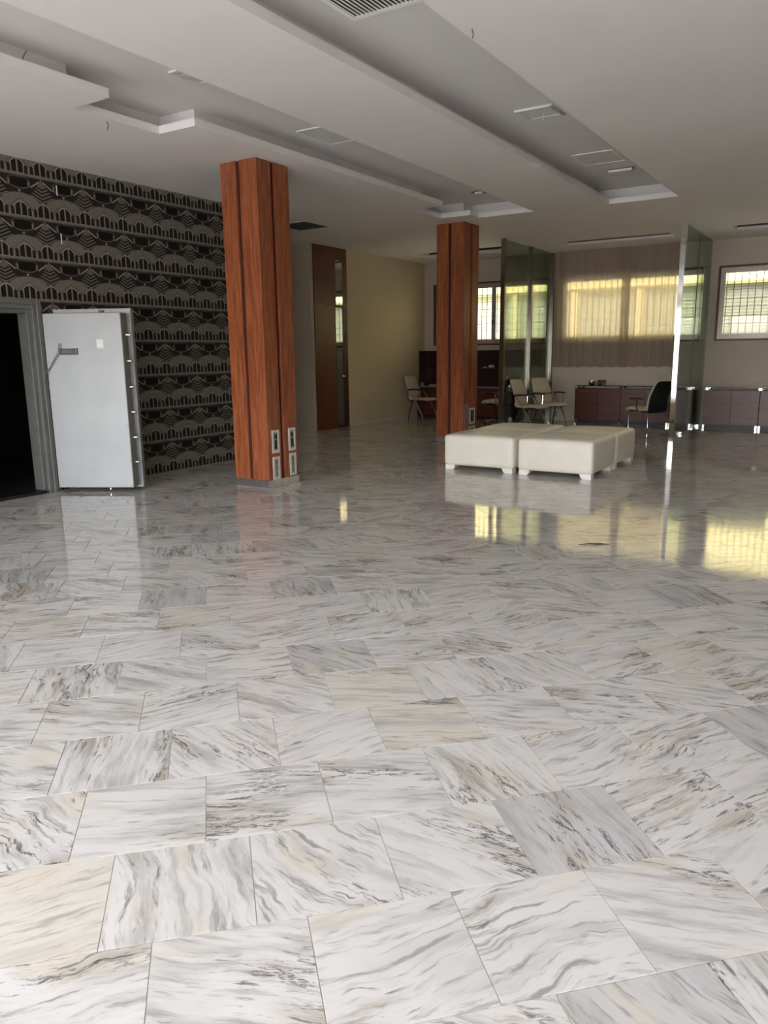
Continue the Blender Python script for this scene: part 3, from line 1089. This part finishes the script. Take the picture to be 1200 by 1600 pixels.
# swivel chair behind the left partition
sw = thing('swivel_chair', 'black-backed swivel chair on castors behind the front post of the left partition', 'chair', (-6.50, 14.75, 0), math.radians(170))
G().pad([(-.24, .50), (-.05, .495), (.14, .505), (.22, .505), (.29, .465)], .50, .075).done('seat', 'beige', sw, True)
G().pad([(-.26, .55), (-.235, .68), (-.26, .82), (-.32, 1.04)], .47, .06, tap=.85).done('backrest', 'beige', sw, True)
G().pad([(-.28, .46), (-.285, .6), (-.29, .8), (-.37, 1.06)], .45, .03, tap=.85).done('back_shell', 'blackmesh', sw, True)
G().box(-.16, .18, -.17, .17, .42, .462, .01).done('seat_pan', 'black', sw)
G().lathe([(.03, .10), (.03, .26), (.022, .26), (.022, .42)], n=14).done('gas_column', 'black', sw, True)
for s in (-1, 1):
    G().tube([(-.12, s*.2, .43), (-.12, s*.29, .47), (-.11, s*.30, .66)], .014, 8).done('arm_support', 'chrome', sw, True)
    ar = G().pad([(-.23, .67), (-.1, .68), (.06, .68), (.12, .67)], .06, .03).done('armrest', 'black', sw, True)
    ar.location.y = s*.30
for k in range(5):
    a = k*math.tau/5+.2
    ca, sa = math.cos(a), math.sin(a)
    lg = G().tube([(.02*ca, .02*sa, .125), (.16*ca, .16*sa, .11), (.30*ca, .30*sa, .075)], .018, 8, rad=(.024, .018, .012)).done('base_leg', 'chrome', sw, True)
    cs = G().lathe([(.014, -.022), (.027, -.018), (.027, .018), (.014, .022)], n=14).done('castor', 'rubber', lg, True)
    cs.location = (.30*ca, .30*sa, .028)
    cs.rotation_euler = (math.radians(90), 0, a+1.57)

# cantilever chair seen from behind
cc = thing('cantilever_chair', 'cantilever chair turned away with black back shell beside the right chrome post', 'chair', (-3.43, 14.42, 0), math.radians(148))
G().pad([(-.22, .46), (-.05, .45), (.12, .46), (.24, .465), (.31, .435)], .50, .065).done('seat', 'beige', cc, True)
G().pad([(-.215, .44), (-.225, .56), (-.24, .68), (-.31, .83), (-.40, .97)], .47, .05, tap=.88).done('backrest', 'beige', cc, True)
G().pad([(-.25, .41), (-.262, .55), (-.278, .68), (-.345, .82), (-.435, .965)], .46, .03, tap=.88).done('back_shell', 'blackmesh', cc, True)
G().box(-.22, .22, -.20, .20, .395, .428, .01).done('seat_pan', 'black', cc)
for s in (-1, 1):
    y = s*.235
    G().tube([(-.10, y, .41), (.10, y, .405), (.19, y, .38), (.215, y, .32), (.20, y, .10), (.18, y, .035), (.13, y, .014), (-.1, y, .013), (-.27, y, .013)], .0125, 10).done('leg', 'chrome', cc, True)
    G().tube([(-.16, s*.06, .40), (-.23, s*.06, .44), (-.262, s*.06, .52)], .012, 8).done('back_strut', 'steel', cc, True)
    G().tube([(-.02, s*.24, .41), (-.02, s*.275, .50), (-.03, s*.275, .64)], .011, 8).done('arm_support', 'black', cc, True)
    ar = G().pad([(-.20, .645), (-.08, .655), (.08, .655), (.16, .645)], .05, .026).done('armrest', 'black', cc, True)
    ar.location.y = s*.275
G().tube([(-.265, -.235, .013), (-.265, .235, .013)], .0125, 8).done('floor_bar', 'chrome', cc, True)


# ------------------------------------------------------------------ ceiling fittings
def hanging(name, label, cat, loc, group=None): return thing(name, label, cat, loc, 0, group)


ZU = CZ+.232
# big return grille in cove B
t = hanging('air_grille', 'large black and white return air grille in the right ceiling cove', 'vent', (-3.0, 4.44, ZU))
G().cells((0, 1, 2), (-.30, .30), (-.45, .45), -.018, 0, [(-.265, .265, -.415, .415)]).done('frame', 'white', t)
G().box(-.27, .27, -.42, .42, -.004, 0).done('backing', 'black', t)
for k in range(17):
    x = -.256+k*.032
    G().box(x-.006, x+.006, -.418, .418, -.017, -.014).done('slat', 'white', t)
# recessed square lamp
t = hanging('recessed_lamp', 'unlit square recessed lamp with bent cover in the right ceiling cove', 'lamp', (-3.0, 7.66, ZU))
G().cells((0, 1, 2), (-.19, .19), (-.19, .19), -.012, 0, [(-.15, .15, -.15, .15)]).done('frame', 'hatch', t)
G().box(-.15, .15, -.15, .15, -.004, 0).done('diffuser', 'hatch', t)
G().box(-.19, .17, -.20, -.18, -.022, -.010).done('bent_lip', 'white', t)
G().tube([(.03, .03, -.004), (.02, .02, -.05), (.035, .01, -.08)], .004, 6).done('loose_wire', 'white', t)
G().box(.16, .19, -.16, .16, -.018, -.012).done('cover_edge', 'pale', t)
# access hatches
for l, loc, sx, sy in (('closed access hatch in the right ceiling cove', (-3.06, 9.78, ZU), .25, .30), ('closed access hatch in the left ceiling cove', (-5.16, 7.12, ZU), .20, .31)):
    t = hanging('access_hatch', l, 'hatch', loc, 'access hatches in the ceiling coves')
    G().cells((0, 1, 2), (-sx, sx), (-sy, sy), -.010, 0, [(-sx+.018, sx-.018, -sy+.018, sy-.018)]).done('frame', 'white', t)
    G().box(-sx+.022, sx-.022, -sy+.022, sy-.022, -.005, 0).done('panel', 'hatch', t)
t = hanging('emergency_light', 'slim white emergency light in the right ceiling cove near its far end', 'lamp', (-3.0, 10.52, ZU))
G().box(-.15, .15, -.05, .05, -.012, 0, .003, 1).done('housing', 'louvre', t)
G().box(-.15, .15, -.055, -.02, -.04, -.012, .004, 1).done('cover', 'white', t)
t = hanging('air_diffuser', 'narrow slatted air diffuser in the left ceiling cove', 'vent', (-4.98, 5.05, ZU))
G().cells((0, 1, 2), (-.16, .16), (-.18, .18), -.014, 0, [(-.125, .125, -.145, .145)]).done('frame', 'hatch', t)
for k in range(8): G().box(-.125, .125, -.14+k*.036, -.126+k*.036, -.012, -.002).done('slat', 'pale', t)
t = hanging('small_emergency_light', 'tiny broken light fitting at the far end of the left cove', 'lamp', (-5.12, 10.78, ZU))
G().box(-.10, .10, -.08, .08, -.012, 0, .003, 1).done('housing', 'louvre', t)
G().box(-.04, .08, -.09, -.05, -.04, -.012, .004, 1).done('cover', 'white', t)
# dark grille beside the near column
t = hanging('ceiling_grille', 'dark ceiling grille beyond the near column above the alcove', 'vent', (-8.12, 10.42, CZ))
G().cells((0, 1, 2), (-.335, .335), (-.36, .36), -.010, 0, [(-.30, .30, -.325, .325)]).done('frame', 'hatch', t)
G().box(-.30, .30, -.325, .325, -.003, 0).done('backing', 'black', t)
for k in range(13): G().box(-.29+k*.048, -.278+k*.048, -.32, .32, -.010, -.004).done('slat', 'louvre', t)
# linear diffusers up inside the three slots
for a, b, c, d, l in ((*slots[0], 'dark linear diffuser in the ceiling slot over the left bay'), (*slots[1], 'dark linear diffuser in the ceiling slot over the middle bay'), (*slots[2], 'dark linear diffuser in the ceiling slot over the right bay')):
    t = hanging('linear_diffuser', l, 'vent', ((a+b)/2, (c+d)/2, ZU), 'linear diffusers in the ceiling slots')
    w = (b-a)/2
    hd_ = (d-c)/2
    G().box(-w+.004, w-.004, hd_-.014, hd_-.006, -.188, -.006).done('backing', 'black', t)  # diffuser back, black so the slot shows its unlit dark band
    for k in range(4): G().box(-w+.004, w-.004, hd_-.030, hd_-.014, -.180+k*.045, -.172+k*.045).done('blade', 'louvre', t)
# wires poking out of the ceiling
def wire(l, pts, loc, r=.004):
    tag(G().tube(pts, r, 6).done('ceiling_wire', 'wire', None, True, loc), l, 'wire', 'stray wires on the ceiling')
wire('short wire hanging from the ceiling in front of the wallpaper', [(0, 0, 0), (.004, .01, -.035), (-.004, .0, -.07)], (-6.0, 4.92, CZ))
wire('short wire sticking up from the ledge of the left cove', [(0, 0, 0), (-.01, .0, .03), (.015, .02, .075)], (-5.49, 3.80, CZ+.072))
wire('short pale wire at the right edge of the right cove', [(0, 0, 0), (.01, .0, -.03), (.0, .01, -.055)], (-2.42, 4.95, CZ))
tag(G().tube([(.07*math.cos(k*.45), .07*math.sin(k*.45), -.006-.001*k) for k in range(13)], .004, 6).done('cable_loop', 'white', None, True, (-3.44, 8.66, CZ)), 'white loop of cable at the left lip of the right cove', 'cable')

# twig on the floor
tw = thing('twig', 'dark twig lying on the marble floor right of the middle', 'twig', (-1.745, 5.87, 0))
G().tube([(-.10, -.07, .005), (-.03, -.01, .007), (.03, .012, .006), (.105, .055, .005)], .005, 6, rad=(.002, .005, .006, .002)).done('stem', 'twig', tw, True)
G().tube([(.0, .004, .006), (.03, .035, .006), (.05, .045, .005)], .003, 6).done('side_shoot', 'twig', tw, True)
